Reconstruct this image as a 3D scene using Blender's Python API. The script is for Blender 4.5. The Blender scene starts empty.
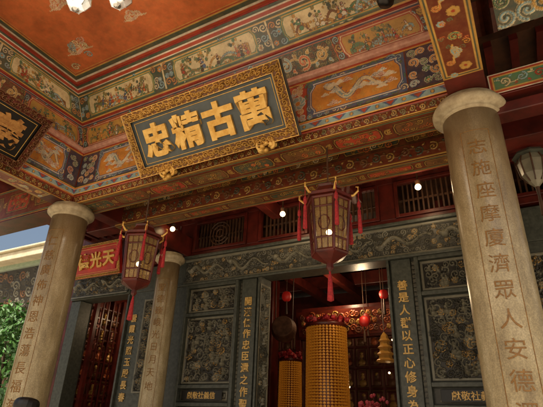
import bpy, bmesh, math, random
import numpy as np
from mathutils import Matrix, Vector
random.seed(4); rng=np.random.default_rng(7)
H0=1.6
D=bpy.data; SC=bpy.context.scene; COL=bpy.context.collection
def V(x,y,r): return Vector((x,y,r+H0))
def lin(h):
    h=h.lstrip('#'); o=[]
    for i in (0,2,4):
        c=int(h[i:i+2],16)/255; o.append(c/12.92 if c<=.04045 else ((c+.055)/1.055)**2.4)
    return np.array(o)
def link(o,parent=None):
    COL.objects.link(o)
    if parent is not None: o.parent=parent
    return o
def empty(name,parent=None):
    return link(D.objects.new(name,None),parent)
# ---------------------------------------------------------------- materials
def mat(name,col,rough=.5,metal=0.,nscale=8.,namt=.25,bump=.0,bscale=40.,col2=None,emis=None,estr=0.,coat=0.):
    m=D.materials.new(name); m.use_nodes=True; nt=m.node_tree; b=nt.nodes['Principled BSDF']
    c=lin(col); c2=lin(col2) if col2 else c*(1-namt)
    tc=nt.nodes.new('ShaderNodeTexCoord')
    n=nt.nodes.new('ShaderNodeTexNoise'); n.inputs['Scale'].default_value=nscale; n.inputs['Detail'].default_value=6; n.inputs['Roughness'].default_value=.65
    nt.links.new(tc.outputs['Object'],n.inputs['Vector'])
    r=nt.nodes.new('ShaderNodeValToRGB'); r.color_ramp.elements[0].position=.35; r.color_ramp.elements[1].position=.65
    r.color_ramp.elements[0].color=(*c2,1); r.color_ramp.elements[1].color=(*c,1)
    nt.links.new(n.outputs['Fac'],r.inputs['Fac']); nt.links.new(r.outputs['Color'],b.inputs['Base Color'])
    b.inputs['Roughness'].default_value=rough; b.inputs['Metallic'].default_value=metal
    if coat: b.inputs['Coat Weight'].default_value=coat
    if bump:
        n2=nt.nodes.new('ShaderNodeTexNoise'); n2.inputs['Scale'].default_value=bscale; n2.inputs['Detail'].default_value=4
        nt.links.new(tc.outputs['Object'],n2.inputs['Vector'])
        bp=nt.nodes.new('ShaderNodeBump'); bp.inputs['Strength'].default_value=bump; bp.inputs['Distance'].default_value=.01
        nt.links.new(n2.outputs['Fac'],bp.inputs['Height']); nt.links.new(bp.outputs['Normal'],b.inputs['Normal'])
    if emis:
        b.inputs['Emission Color'].default_value=(*lin(emis),1); b.inputs['Emission Strength'].default_value=estr
        m.cycles.emission_sampling='NONE'
    return m
def attrmat(name,rough=.45,metal=0.,wear=.3,bump=.15,age=.3,agecol='#6b4626'):
    m=D.materials.new(name); m.use_nodes=True; nt=m.node_tree; b=nt.nodes['Principled BSDF']
    a=nt.nodes.new('ShaderNodeAttribute'); a.attribute_name='Col'
    tc=nt.nodes.new('ShaderNodeTexCoord'); n=nt.nodes.new('ShaderNodeTexNoise'); n.inputs['Scale'].default_value=3.5; n.inputs['Detail'].default_value=8; n.inputs['Roughness'].default_value=.7
    nt.links.new(tc.outputs['Object'],n.inputs['Vector'])
    r=nt.nodes.new('ShaderNodeMapRange'); r.inputs['From Min'].default_value=.35; r.inputs['From Max'].default_value=.6; r.inputs['To Min'].default_value=1-wear; r.inputs['To Max'].default_value=1.
    nt.links.new(n.outputs['Fac'],r.inputs['Value'])
    # grime / ageing: patches of brown varnish
    n3=nt.nodes.new('ShaderNodeTexNoise'); n3.inputs['Scale'].default_value=13; n3.inputs['Detail'].default_value=9; n3.inputs['Roughness'].default_value=.8
    nt.links.new(tc.outputs['Object'],n3.inputs['Vector'])
    r3=nt.nodes.new('ShaderNodeMapRange'); r3.inputs['From Min'].default_value=.45; r3.inputs['From Max'].default_value=.7; r3.inputs['To Min'].default_value=age*.35; r3.inputs['To Max'].default_value=age*1.6
    nt.links.new(n3.outputs['Fac'],r3.inputs['Value'])
    m1=nt.nodes.new('ShaderNodeMix'); m1.data_type='RGBA'; nt.links.new(r3.outputs[0],m1.inputs[0]); nt.links.new(a.outputs['Color'],m1.inputs[6]); m1.inputs[7].default_value=(*lin(agecol),1)
    mx=nt.nodes.new('ShaderNodeMix'); mx.data_type='RGBA'; mx.blend_type='MULTIPLY'; mx.inputs[0].default_value=1
    nt.links.new(m1.outputs[2],mx.inputs[6]); nt.links.new(r.outputs['Result'],mx.inputs[7]); nt.links.new(mx.outputs[2],b.inputs['Base Color'])
    n2=nt.nodes.new('ShaderNodeTexNoise'); n2.inputs['Scale'].default_value=60; n2.inputs['Detail'].default_value=3
    nt.links.new(tc.outputs['Object'],n2.inputs['Vector'])
    bp=nt.nodes.new('ShaderNodeBump'); bp.inputs['Strength'].default_value=bump; bp.inputs['Distance'].default_value=.005
    nt.links.new(n2.outputs['Fac'],bp.inputs['Height']); nt.links.new(bp.outputs['Normal'],b.inputs['Normal'])
    b.inputs['Roughness'].default_value=rough; b.inputs['Metallic'].default_value=metal
    return m
M_paint=attrmat('painted_wood',.42,age=.34,agecol='#96683a',wear=.36)
M_stonec=attrmat('carved_greenstone',.42,wear=.35,bump=.4,age=.25,agecol='#544935')
M_goldc=attrmat('carved_gilt',.35,metal=.25,wear=.3,bump=.3,age=.15)
M_dkred=mat('dark_red_lacquer','#63221a',.35,nscale=5,col2='#3f160f',bump=.1)
M_red=mat('red_lacquer','#8f261a',.35,nscale=6,col2='#681a12',bump=.1)
M_brown=mat('old_timber','#56361f',.55,nscale=5,col2='#332013',bump=.3)
M_black=mat('black_lacquer','#15110f',.3,nscale=4,col2='#0c0a09')
M_pink=mat('pale_pink_moulding','#d8aa94',.5,nscale=14,col2='#b88472',bump=.15)
M_gstone=mat('green_granite','#4f534a',.4,nscale=20,col2='#353832',bump=.25,bscale=90)
M_gold=mat('gold_leaf','#e6bf6e',.38,metal=.3,nscale=12,col2='#c8963f',bump=.1)
M_goldp=mat('gold_paint','#dcb872',.5,nscale=30,col2='#b08a40')
M_cream=mat('cream_plaster','#d6ccb0',.7,nscale=4,col2='#bfb395',bump=.2)
M_board=mat('slate_board','#4a5254',.4,nscale=6,col2='#3b4244',bump=.1)
M_floor=mat('granite_floor','#b5a48c',.5,nscale=12,col2='#a08f78',bump=.15)
M_pave=mat('courtyard_stone','#c2b49a',.7,nscale=3,col2='#ab9d84',bump=.3)
M_roof=mat('roof_tile','#7a3a20',.5,nscale=6,col2='#552613',bump=.3)
M_silver=mat('chrome','#c9c9c6',.15,metal=.9,namt=.05)
M_leafs=mat('leaf_green','#55863a',.5,nscale=3,col2='#26491b')
M_bark=mat('bark','#4b3a2a',.8,nscale=9,col2='#2d2218',bump=.5)
M_skin=mat('skin','#b98363',.55,namt=.1); M_hair=mat('black_hair','#14100e',.45,namt=.3,nscale=60); M_cloth=mat('dark_cloth','#2d3644',.8,namt=.2)
M_bulb=mat('warm_bulb','#ffe9b8',.3,emis='#ffd79a',estr=14.)
M_bulbdim=mat('gilt_glow','#a87a34',.4,metal=.4,emis='#ffa94a',estr=.05)
M_redlant=mat('red_silk','#a81e16',.5,namt=.25,emis='#c8261a',estr=.12)
M_orange=mat('tower_gold','#c98f35',.35,metal=.3,nscale=30,col2='#9a621c',emis='#ff9a2a',estr=.08)
def glassmat(name,col,alpha,rough=.15):
    m=mat(name,col,rough,namt=.25,nscale=14); m.node_tree.nodes['Principled BSDF'].inputs['Alpha'].default_value=alpha
    return m
M_glass=glassmat('frosted_glass','#b0925c',.6,.2)
M_clear=glassmat('crystal_glass','#e6ecec',.5,.05)
def stonecol():
    m=D.materials.new('polished_column_granite'); m.use_nodes=True; nt=m.node_tree; b=nt.nodes['Principled BSDF']; L=nt.links
    tc=nt.nodes.new('ShaderNodeTexCoord'); mp=nt.nodes.new('ShaderNodeMapping'); mp.inputs['Scale'].default_value=(1,1,.3); L.new(tc.outputs['Object'],mp.inputs['Vector'])
    n=nt.nodes.new('ShaderNodeTexNoise'); n.inputs['Scale'].default_value=6; n.inputs['Detail'].default_value=8; n.inputs['Roughness'].default_value=.75; L.new(mp.outputs[0],n.inputs['Vector'])
    r=nt.nodes.new('ShaderNodeValToRGB'); e=r.color_ramp.elements; e[0].position=.3; e[0].color=(*lin('#7d6d50'),1); e[1].position=.7; e[1].color=(*lin('#cbbd9c'),1)
    k=e.new(.5); k.color=(*lin('#a89873'),1); L.new(n.outputs['Fac'],r.inputs['Fac'])
    v=nt.nodes.new('ShaderNodeTexNoise'); v.inputs['Scale'].default_value=110; v.inputs['Detail'].default_value=2; L.new(tc.outputs['Object'],v.inputs['Vector'])
    mr=nt.nodes.new('ShaderNodeMapRange'); mr.inputs['From Min'].default_value=.4; mr.inputs['From Max'].default_value=.62; mr.inputs['To Min'].default_value=.76; mr.inputs['To Max'].default_value=1.05; L.new(v.outputs['Fac'],mr.inputs['Value'])
    mx=nt.nodes.new('ShaderNodeMix'); mx.data_type='RGBA'; mx.blend_type='MULTIPLY'; mx.inputs[0].default_value=1; L.new(r.outputs[0],mx.inputs[6]); L.new(mr.outputs[0],mx.inputs[7])
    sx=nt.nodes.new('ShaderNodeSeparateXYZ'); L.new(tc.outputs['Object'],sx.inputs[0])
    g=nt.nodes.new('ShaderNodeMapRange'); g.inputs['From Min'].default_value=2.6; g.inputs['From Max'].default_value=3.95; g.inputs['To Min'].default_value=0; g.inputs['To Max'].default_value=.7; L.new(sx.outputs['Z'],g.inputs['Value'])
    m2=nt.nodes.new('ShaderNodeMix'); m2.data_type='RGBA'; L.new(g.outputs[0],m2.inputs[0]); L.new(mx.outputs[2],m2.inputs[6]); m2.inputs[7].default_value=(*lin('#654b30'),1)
    L.new(m2.outputs[2],b.inputs['Base Color']); b.inputs['Roughness'].default_value=.28
    return m
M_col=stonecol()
M_cap=mat('capital_stone','#b9ab8c',.5,nscale=14,col2='#96876a',bump=.25)
# ---------------------------------------------------------------- primitive helpers
def meshobj(name,bm,m,parent=None,smooth=False,bevel=0):
    me=D.meshes.new(name); bm.normal_update(); bm.to_mesh(me); bm.free(); me.materials.append(m)
    if smooth:
        for p in me.polygons: p.use_smooth=True
    o=link(D.objects.new(name,me),parent)
    if bevel:
        b=o.modifiers.new('bevel','BEVEL'); b.width=bevel; b.segments=2; b.limit_method='ANGLE'
    return o
def addbox(bm,a,b):
    x0,y0,z0=a; x1,y1,z1=b
    vs=[bm.verts.new(p) for p in ((x0,y0,z0),(x1,y0,z0),(x1,y1,z0),(x0,y1,z0),(x0,y0,z1),(x1,y0,z1),(x1,y1,z1),(x0,y1,z1))]
    for f in ((3,2,1,0),(4,5,6,7),(0,1,5,4),(1,2,6,5),(2,3,7,6),(3,0,4,7)): bm.faces.new([vs[i] for i in f])
def boxes(name,lst,m,parent=None,bevel=0):
    bm=bmesh.new()
    for x0,x1,y0,y1,r0,r1 in lst: addbox(bm,(x0,y0,r0+H0),(x1,y1,r1+H0))
    return meshobj(name,bm,m,parent,bevel=bevel)
def lathe(bm,cx,cy,prof,seg=48,ang0=0):
    rings=[]
    for r,z in prof:
        rings.append([bm.verts.new((cx+r*math.cos(ang0+2*math.pi*i/seg),cy+r*math.sin(ang0+2*math.pi*i/seg),z)) for i in range(seg)])
    for a,b in zip(rings[:-1],rings[1:]):
        for i in range(seg): bm.faces.new((a[i],a[(i+1)%seg],b[(i+1)%seg],b[i]))
    if prof[0][0]>1e-4: bm.faces.new(rings[0][::-1])
    if prof[-1][0]>1e-4: bm.faces.new(rings[-1])
def latheobj(name,cx,cy,prof,m,parent=None,seg=48,smooth=True,ang0=0):
    bm=bmesh.new(); lathe(bm,cx,cy,prof,seg,ang0); o=meshobj(name,bm,m,parent,smooth=False)
    if smooth:
        for p in o.data.polygons: p.use_smooth=len(p.vertices)==4
    return o
def tube(bm,pts,rads,seg=8):
    pts=[Vector(p) for p in pts]; rings=[]
    if not hasattr(rads,'__len__'): rads=[rads]*len(pts)
    rads=[float(q) for q in rads]
    for i,p in enumerate(pts):
        t=(pts[min(i+1,len(pts)-1)]-pts[max(i-1,0)]).normalized()
        a=t.cross(Vector((0,0,1)) if abs(t.z)<.9 else Vector((1,0,0))).normalized(); b=t.cross(a)
        rings.append([bm.verts.new(p+rads[i]*(a*math.cos(2*math.pi*k/seg)+b*math.sin(2*math.pi*k/seg))) for k in range(seg)])
    for a,b in zip(rings[:-1],rings[1:]):
        for k in range(seg): bm.faces.new((a[k],b[k],b[(k+1)%seg],a[(k+1)%seg]))
    bm.faces.new(rings[0]); bm.faces.new(rings[-1][::-1])
# ---------------------------------------------------------------- painted / carved sheet canvas
C={k:lin(v) for k,v in dict(orange='#dc9440',red='#b8402c',dkred='#6a2419',green='#4d8460',dkgreen='#355346',blue='#41658c',lblue='#93b9bb',cream='#e8d6a6',gold='#d8aa58',white='#efe5cc',black='#241a15',pink='#d6a892',brown='#7d5433',terra='#d66f3c',navy='#2b3a56',ochre='#c79a4c',olive='#8c8650',stone='#7b7968',stoned='#3b3c34',dark='#1b1b18').items()}
class Canvas:
    def __init__(s,w,h,dx=.006,bg='red'):
        s.w,s.h=w,h; s.nx=int(w/dx)+1; s.ny=int(h/dx)+1
        s.x=np.linspace(0,w,s.nx); s.y=np.linspace(0,h,s.ny); s.dx=w/(s.nx-1)
        s.X,s.Y=np.meshgrid(s.x,s.y)
        s.rgb=np.empty((s.ny,s.nx,3)); s.rgb[:]=C[bg]; s.hh=np.zeros((s.ny,s.nx))
    def rect(s,x0,x1,y0,y1,col,h=None):
        m=(s.X>=x0)&(s.X<=x1)&(s.Y>=y0)&(s.Y<=y1); s.rgb[m]=C[col]
        if h is not None: s.hh[m]=h
    def stroke(s,P,R,col,h=0,out=None,ow=.006,hi=None):
        P=np.asarray(P,float); R=np.broadcast_to(np.asarray(R,float),(len(P),)); pad=R.max()+ow+.004
        i0=max(0,np.searchsorted(s.x,P[:,0].min()-pad)); i1=np.searchsorted(s.x,P[:,0].max()+pad)
        j0=max(0,np.searchsorted(s.y,P[:,1].min()-pad)); j1=np.searchsorted(s.y,P[:,1].max()+pad)
        if i1<=i0 or j1<=j0: return
        X=s.x[i0:i1][None,None]; Y=s.y[j0:j1][None,:,None]
        F=(R[:,None,None]-np.sqrt((X-P[:,0,None,None])**2+(Y-P[:,1,None,None])**2)).max(0)
        sub=s.rgb[j0:j1,i0:i1]; hs=s.hh[j0:j1,i0:i1]
        if out is not None: sub[F>-ow]=C[out]
        sub[F>0]=C[col]
        if hi is not None: sub[F>R.max()*.5]=C[hi]
        if h:
            t=np.sqrt(np.clip(F/R.max(),0,1)); hs[:]=np.maximum(hs,h*t)
def spir(cx,cy,R,t0,turns,d,n=26):
    t=np.linspace(0,1,n); r=R*(1-.86*t); a=t0+d*turns*2*np.pi*t
    return np.stack([cx+r*np.cos(a),cy+r*np.sin(a)],1)
def curl(c,cx,cy,R,col,out=None,t0=0,d=1,h=0,turns=1.35,th=.17,hi=None):
    P=spir(cx,cy,R,t0,turns,d); t=np.linspace(0,1,len(P))
    c.stroke(P,R*(th-.07*t),col,h,out,max(.004,R*.07),hi)
    c.stroke(P[-1:],[R*.16],col,h)
def cloud(c,cx,cy,s,col,out='white',h=0,hi=None):
    t=np.linspace(-1,1,16); c.stroke(np.stack([cx+t*s*1.5,cy-s*.25+.1*s*np.sin(t*5)],1),s*.13*(1.15-np.abs(t)),col,h,out)
    for k,(a,b,r) in enumerate(((-.6,.05,.42),(.6,.05,.42),(0,.4,.5))): curl(c,cx+a*s,cy+b*s,r*s,col,out,math.pi*(1.2 if a<=0 else -.2),-1 if a<=0 else 1,h,hi=hi)
def flower(c,cx,cy,R,col,out='white',mid='gold',n=6,h=0):
    a0=random.random()*6
    for k in range(n):
        a=a0+k*2*math.pi/n; c.stroke([(cx+R*.55*math.cos(a),cy+R*.55*math.sin(a))],[R*.38],col,h,out,R*.08)
    c.stroke([(cx,cy)],[R*.28],mid,h*1.2,out,R*.06)
def vine(c,x0,x1,y0,y1,cols,out='white',stem='gold',h=0):
    H=y1-y0; yc=(y0+y1)/2; n=max(1,round((x1-x0)/(H*.95))); w=(x1-x0)/n
    t=np.linspace(x0,x1,n*14); c.stroke(np.stack([t,yc+H*.2*np.cos((t-x0)/w*math.pi)],1),H*.035,stem,h,out,H*.015)
    for i in range(n):
        cx=x0+(i+.5)*w+random.uniform(-.05,.05)*w; up=1 if i%2 else -1; col=cols[i%len(cols)]
        curl(c,cx,yc+up*H*.03,H*random.uniform(.3,.36),col,out,math.pi/2*up+random.uniform(-.3,.3),(-1)**i,h)
        for s in (-1,1):
            a=[(cx+s*w*.36,yc-up*H*.3),(cx+s*w*.44,yc-up*H*.38)]; c.stroke(a,[H*.07,H*.03],cols[(i+1)%len(cols)],h,out,H*.02)
def filler(c,x0,x1,y0,y1,R,cols,out=None,h=0,jit=.35,hi=None):
    nx=max(1,int((x1-x0)/(R*1.7))); ny=max(1,int((y1-y0)/(R*1.7)))
    for i in range(nx):
        for j in range(ny):
            cx=x0+(i+.5+random.uniform(-jit,jit)*.6)*(x1-x0)/nx; cy=y0+(j+.5+random.uniform(-jit,jit)*.6)*(y1-y0)/ny
            q=random.random(); r=R*random.uniform(.8,1.1)
            if q<.75: curl(c,cx,cy,r,random.choice(cols),out,random.random()*6.28,random.choice((-1,1)),h*random.uniform(.6,1),hi=hi)
            else: flower(c,cx,cy,r*.8,random.choice(cols),out or 'gold',random.choice(cols),h=h)
def nest(c,x0,x1,y0,y1,spec):
    for w,col in spec:
        c.rect(x0,x1,y0,y1,col); x0+=w;x1-=w;y0+=w;y1-=w
    return x0,x1,y0,y1
def lozpanel(c,x0,x1,y0,y1,bg,edge='white',edge2='blue'):
    yc=(y0+y1)/2; H=(y1-y0)/2
    for sh,col in ((0,edge2),(.012,edge),(.02,edge2),(.032,bg)):
        d=np.abs(c.Y-yc)/H; ins=.35*H*np.clip(d-.35,0,1)*(1+.5*np.cos(d*9))
        m=(c.X>x0+ins+sh)&(c.X<x1-ins-sh)&(np.abs(c.Y-yc)<H-sh); c.rgb[m]=C[col]
def dragon(c,x0,x1,yc,amp,th,col,out,h=0,d=1,ph=0,hi=None):
    t=np.linspace(0,1,60); X=x0+(x1-x0)*t; Y=yc+amp*np.sin(t*2*math.pi*1.6+ph)*(1-.3*t)
    for k in range(5,56,5): c.stroke([(X[k],Y[k]),(X[k]+th*.8,Y[k]+th*1.7)],[th*.5,th*.15],'terra' if not h else col,h,out,.004)
    c.stroke(np.stack([X,Y],1),th*(1-.75*t)+.004,col,h,out,.006,hi)
    c.stroke([(X[0],Y[0]),(X[0]-th*1.3,Y[0]+th*.4)],[th*1.5,th*.9],col,h*1.1,out,.006)
    for k in (14,34):
        for s in (-1,1): c.stroke([(X[k],Y[k]),(X[k]+s*th*1.2,Y[k]-th*2.4),(X[k]+s*th*2.2,Y[k]-th*2.8)],[th*.45,th*.35,th*.15],col,h,out,.004)
def scene_fig(c,x0,x1,y0,y1,n,bg='cream',dens=1.):
    H=y1-y0
    for k in range(int((x1-x0)/H*2.4*dens)):
        cx=random.uniform(x0,x1); w=random.uniform(.3,.9)*H; hh=random.uniform(.15,.5)*H; t=np.linspace(-1,1,12)
        P=np.stack([cx+t*w,y0+hh*(1-t*t)+.02],1); P[:,0]=np.clip(P[:,0],x0+.02,x1-.02); c.stroke(P,H*.05,random.choice(('olive','ochre','green','lblue','brown')),0,'brown',.003)
    for k in range(int((x1-x0)/H*1.3*dens)):
        cx=random.uniform(x0+.1*H,x1-.1*H); c.stroke([(cx,y0+.1*H),(cx+random.uniform(-.1,.1)*H,y0+.65*H)],[H*.03,H*.015],'brown')
        for q in range(8): c.stroke([(min(max(cx+random.gauss(0,.16)*H,x0+.03),x1-.03),y0+H*random.uniform(.5,.88))],[H*random.uniform(.03,.08)],random.choice(('green','dkgreen','olive','ochre')),0,'dkgreen',.002)
    for k in range(n):
        cx=random.uniform(x0+.1*H,x1-.1*H); b=y0+H*random.uniform(.06,.35); s=H*random.uniform(.3,.42); ln=random.uniform(-.25,.25)*s
        col=random.choice(('red','blue','white','green','orange','black','terra'))
        c.stroke([(cx,b),(cx+ln*.5,b+s*.5),(cx+ln,b+s*.8)],[s*.22,s*.16,s*.1],col,0,'black',.003)
        c.stroke([(cx+ln,b+s*1.0)],[s*.11],'pink',0,'black',.003)
        c.stroke([(cx+ln*.7,b+s*.65),(cx+ln+random.choice((-1,1))*s*.45,b+s*random.uniform(.4,.9))],[s*.07,s*.05],random.choice(('gold','white',col)),0,'black',.002)
def patch(name,c,P00,P10,P11,P01,m,parent,off=.003):
    P=[np.array(p,float) for p in (P00,P10,P11,P01)]
    N=np.cross(P[1]-P[0],P[3]-P[0]); N/=np.linalg.norm(N)
    u=(c.X/c.w)[...,None]; v=(c.Y/c.h)[...,None]
    co=P[0]*(1-u)*(1-v)+P[1]*u*(1-v)+P[2]*u*v+P[3]*(1-u)*v+N*(c.hh[...,None]+off)
    me=D.meshes.new(name); nv=c.nx*c.ny; me.vertices.add(nv); me.vertices.foreach_set('co',co.reshape(-1).astype(np.float32))
    idx=np.arange(nv).reshape(c.ny,c.nx); q=np.stack([idx[:-1,:-1],idx[:-1,1:],idx[1:,1:],idx[1:,:-1]],-1).reshape(-1,4); nf=len(q)
    me.loops.add(nf*4); me.loops.foreach_set('vertex_index',q.reshape(-1).astype(np.int32)); me.polygons.add(nf)
    me.polygons.foreach_set('loop_start',(np.arange(nf)*4).astype(np.int32))
    try: me.polygons.foreach_set('loop_total',np.full(nf,4,np.int32))
    except Exception: pass
    me.update(calc_edges=True)
    a=me.color_attributes.new('Col','FLOAT_COLOR','POINT'); rg=np.ones((nv,4),np.float32); rg[:,:3]=c.rgb.reshape(-1,3); a.data.foreach_set('color',rg.reshape(-1))
    if c.hh.any(): me.polygons.foreach_set('use_smooth',np.ones(nf,bool))
    me.materials.append(m); return link(D.objects.new(name,me),parent)
# ---------------------------------------------------------------- text
def textmesh(s,size,depth,bold=.012):
    cu=D.curves.new('t','FONT'); cu.body=s; cu.size=size; cu.extrude=depth; cu.offset=bold*size; cu.align_x='CENTER'; cu.align_y='CENTER'; cu.resolution_u=3
    o=D.objects.new('t',cu); COL.objects.link(o); dg=bpy.context.evaluated_depsgraph_get(); me=D.meshes.new_from_object(o.evaluated_get(dg)); D.objects.remove(o); D.curves.remove(cu)
    xs=[v.co.x for v in me.vertices]; ys=[v.co.y for v in me.vertices]
    if xs:
        mx=(min(xs)+max(xs))/2; my=(min(ys)+max(ys))/2
        for v in me.vertices: v.co.x-=mx; v.co.y-=my
    return me
def textobj(name,s,size,depth,loc,right,up,m,parent,bold=.012):
    me=textmesh(s,size,depth,bold); r=Vector(right).normalized(); u=Vector(up).normalized(); n=r.cross(u)
    me.transform(Matrix(((r.x,u.x,n.x,loc[0]),(r.y,u.y,n.y,loc[1]),(r.z,u.z,n.z,loc[2]),(0,0,0,1)))); me.materials.clear(); me.materials.append(m)
    return link(D.objects.new(name,me),parent)
def coltext(name,s,size,cx,cy,R,a0,z0,m,parent):
    me=textmesh(s,size,.003,0.0); bm=bmesh.new(); bm.from_mesh(me)
    for x in np.arange(-size/2,size/2,.02): bmesh.ops.bisect_plane(bm,geom=bm.verts[:]+bm.edges[:]+bm.faces[:],plane_co=(x,0,0),plane_no=(1,0,0))
    for v in bm.verts:
        a=a0+v.co.x/R; r=R+v.co.z+.0005; v.co=Vector((cx+r*math.sin(a),cy-r*math.cos(a),z0+v.co.y))
    return meshobj(name,bm,m,parent)
# ================================================================ TEMPLE
temple=empty('temple_building')
XL,XR=-4.88,-.24; XC=-2.56; YF=3.40; YB=.5
boxes('front_beam',[(-7.7,XL-.24,3.42,3.76,2.5,3.3),(XL,XR,3.42,3.76,2.49,3.6),(XR+.29,3.2,3.44,3.76,2.46,2.68)],M_dkred,temple,.004)
boxes('side_beam',[(XL-.24,XL,YB-.28,3.76,2.49,3.6),(XR,XR+.29,YB-.28,3.76,2.49,3.6),(XL,XR,YB-.28,YB-.02,2.49,3.6)],M_dkred,temple,.004)
def lowband(w):
    c=Canvas(w,.12,.005,bg='dkred'); c.rect(0,w,0,.012,'ochre',.01); c.rect(0,w,.108,.12,'red',.012)
    vine(c,.02,w-.02,.016,.104,('ochre','gold','olive'),'black','brown',.016); return c
def fringe(w):
    c=Canvas(w,.10,bg='lblue'); c.rect(0,w,0,.014,'red'); c.rect(0,w,.014,.022,'white'); c.rect(0,w,.086,.1,'terra'); c.rect(0,w,.078,.086,'white')
    p=.24; n=int(w/p)
    for i in range(n+1):
        x=i*w/n; t=np.abs(c.X-x); c.rgb[(c.Y>.022)&(c.Y<.078)&(t<.07*(c.Y-.022)/.056+.006)]=C['blue']; c.rgb[(c.Y>.03)&(c.Y<.07)&(t<.045*(c.Y-.03)/.05)]=C['red']
        c.stroke([(x+w/n/2,.05)],[.014],'gold',0,'navy',.005)
    return c
def fascia(w):
    h=.55; c=Canvas(w,h,.0055,bg='dkred'); c.rect(0,w,0,.02,'gold'); c.rect(0,w,.02,.035,'dkgreen'); c.rect(0,w,h-.03,h,'red'); c.rect(0,w,h-.045,h-.03,'gold')
    y0,y1=.04,h-.05
    s=w/4.64; segs=[('end',.32*s),('or',1.0*s),('kn',.2*s),('mid',w-2*(1.52*s)),('kn',.2*s),('or',1.0*s),('end',.32*s)]; x=0
    for k,ww in segs:
        a,b=x+.006,x+ww-.006
        if k=='end':
            c.rect(a,b,y0,y1,'navy'); filler(c,a+.02,b-.02,y0+.02,y1-.02,.05,('orange','lblue','red','green'),'white')
        elif k=='or':
            c.rect(a,b,y0,y1,'blue'); filler(c,a,b,y0,y1,.045,('lblue','green','cream'),'navy'); lozpanel(c,a+.02,b-.02,y0+.03,y1-.03,'orange')
            for q in range(int(40*s)): curl(c,random.uniform(a+.12,b-.12),random.uniform(y0+.07,y1-.07),random.uniform(.02,.035),random.choice(('ochre','gold','terra')),None,random.random()*6,random.choice((-1,1)))
            dragon(c,a+.2*s+.05,b-.18*s,(y0+y1)/2,.09,.028,'cream','blue',0,ph=random.random()*3,hi='lblue')
            for q in range(int(18*s)): cloud(c,random.uniform(a+.13,b-.13),random.uniform(y0+.09,y1-.09),random.uniform(.024,.042),random.choice(('lblue','cream','blue','red')),'white')
        elif k=='kn':
            c.rect(a,b,y0,y1,'red'); flower(c,(a+b)/2,(y0+y1)/2,.09*s,'lblue','white','orange',8); filler(c,a+.01,b-.01,y0,y0+.15,.04,('gold','lblue'),'white'); filler(c,a+.01,b-.01,y1-.15,y1,.04,('gold','lblue'),'white')
        else:
            c.rect(a,b,y0,y1,'green'); filler(c,a,b,y0,y1,.05,('lblue','cream','gold'),'dkgreen'); lozpanel(c,a+.02,b-.02,y0+.03,y1-.03,'cream','gold','red'); scene_fig(c,a+.16,b-.16,y0+.05,y1-.05,int(6*s))
        x+=ww
    return c
W=XR-XL; LY=YF-YB
patch('beam_lower_painting',lowband(W),V(XL,YF+.02,2.48),V(XR,YF+.02,2.48),V(XR,YF+.02,2.60),V(XL,YF+.02,2.60),M_paint,temple)
patch('beam_fringe_painting',fringe(W),V(XL,YF,2.60),V(XR,YF,2.60),V(XR,YF-.01,2.70),V(XL,YF-.01,2.70),M_paint,temple)
patch('beam_fascia_painting',fascia(W),V(XL,YF+.01,2.70),V(XR,YF+.01,2.70),V(XR,YF+.01,3.25),V(XL,YF+.01,3.25),M_paint,temple)
patch('left_lower_painting',lowband(LY),V(XL,YB,2.48),V(XL,YF,2.48),V(XL,YF,2.60),V(XL,YB,2.60),M_paint,temple)
patch('left_fringe_painting',fringe(LY),V(XL+.01,YB,2.60),V(XL+.01,YF,2.60),V(XL+.02,YF,2.70),V(XL+.02,YB,2.70),M_paint,temple)
patch('left_fascia_painting',fascia(LY),V(XL,YB,2.70),V(XL,YF,2.70),V(XL,YF,3.25),V(XL,YB,3.25),M_paint,temple)
patch('right_fascia_painting',fascia(LY),V(XR,YF,2.70),V(XR,YB,2.70),V(XR,YB,3.25),V(XR,YF,3.25),M_paint,temple)
boxes('pink_moulding',[(XL,XR,YF-.05,YF+.012,3.24,3.30),(XL,XL+.05,YB,YF-.05,3.24,3.30),(XR-.05,XR,YB,YF-.05,3.24,3.30)],M_pink,temple,.012)
# thin gilt beads along the beam edges
bm=bmesh.new()
for y,r in ((YF-.012,2.605),(YF-.012,2.70),(YF+.012,2.487)): tube(bm,[V(XL,y,r),V(XR,y,r)],.006,6)
for x,r in ((XL+.012,2.605),(XL+.024,2.70)): tube(bm,[V(x,YB,r),V(x,YF,r)],.006,6)
meshobj('gilt_bead',bm,M_gold,temple)
def soffit(w,h):
    c=Canvas(w,h,bg='dkred'); nest(c,0,w,0,h,((.012,'ochre'),(.012,'dkred'),(.01,'green'),(.01,'dkred')))
    n=max(1,int(w/.55)); s=w/n
    for i in range(n):
        x=(i+.5)*s; lozpanel(c,x-s*.42,x+s*.42,h*.2,h*.8,('dkgreen','brown','red','brown')[i%4],'ochre','black'); filler(c,x-s*.3,x+s*.3,h*.27,h*.73,.035,('ochre','olive','terra','brown'),'black')
        for q in (-1,1): curl(c,x+s*.5*q,h*.5,.04,'ochre','black',q,q)
    return c
patch('front_soffit_painting',soffit(W,.32),V(XL,3.76,2.49),V(XR,3.76,2.49),V(XR,3.43,2.49),V(XL,3.43,2.49),M_paint,temple)
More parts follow.
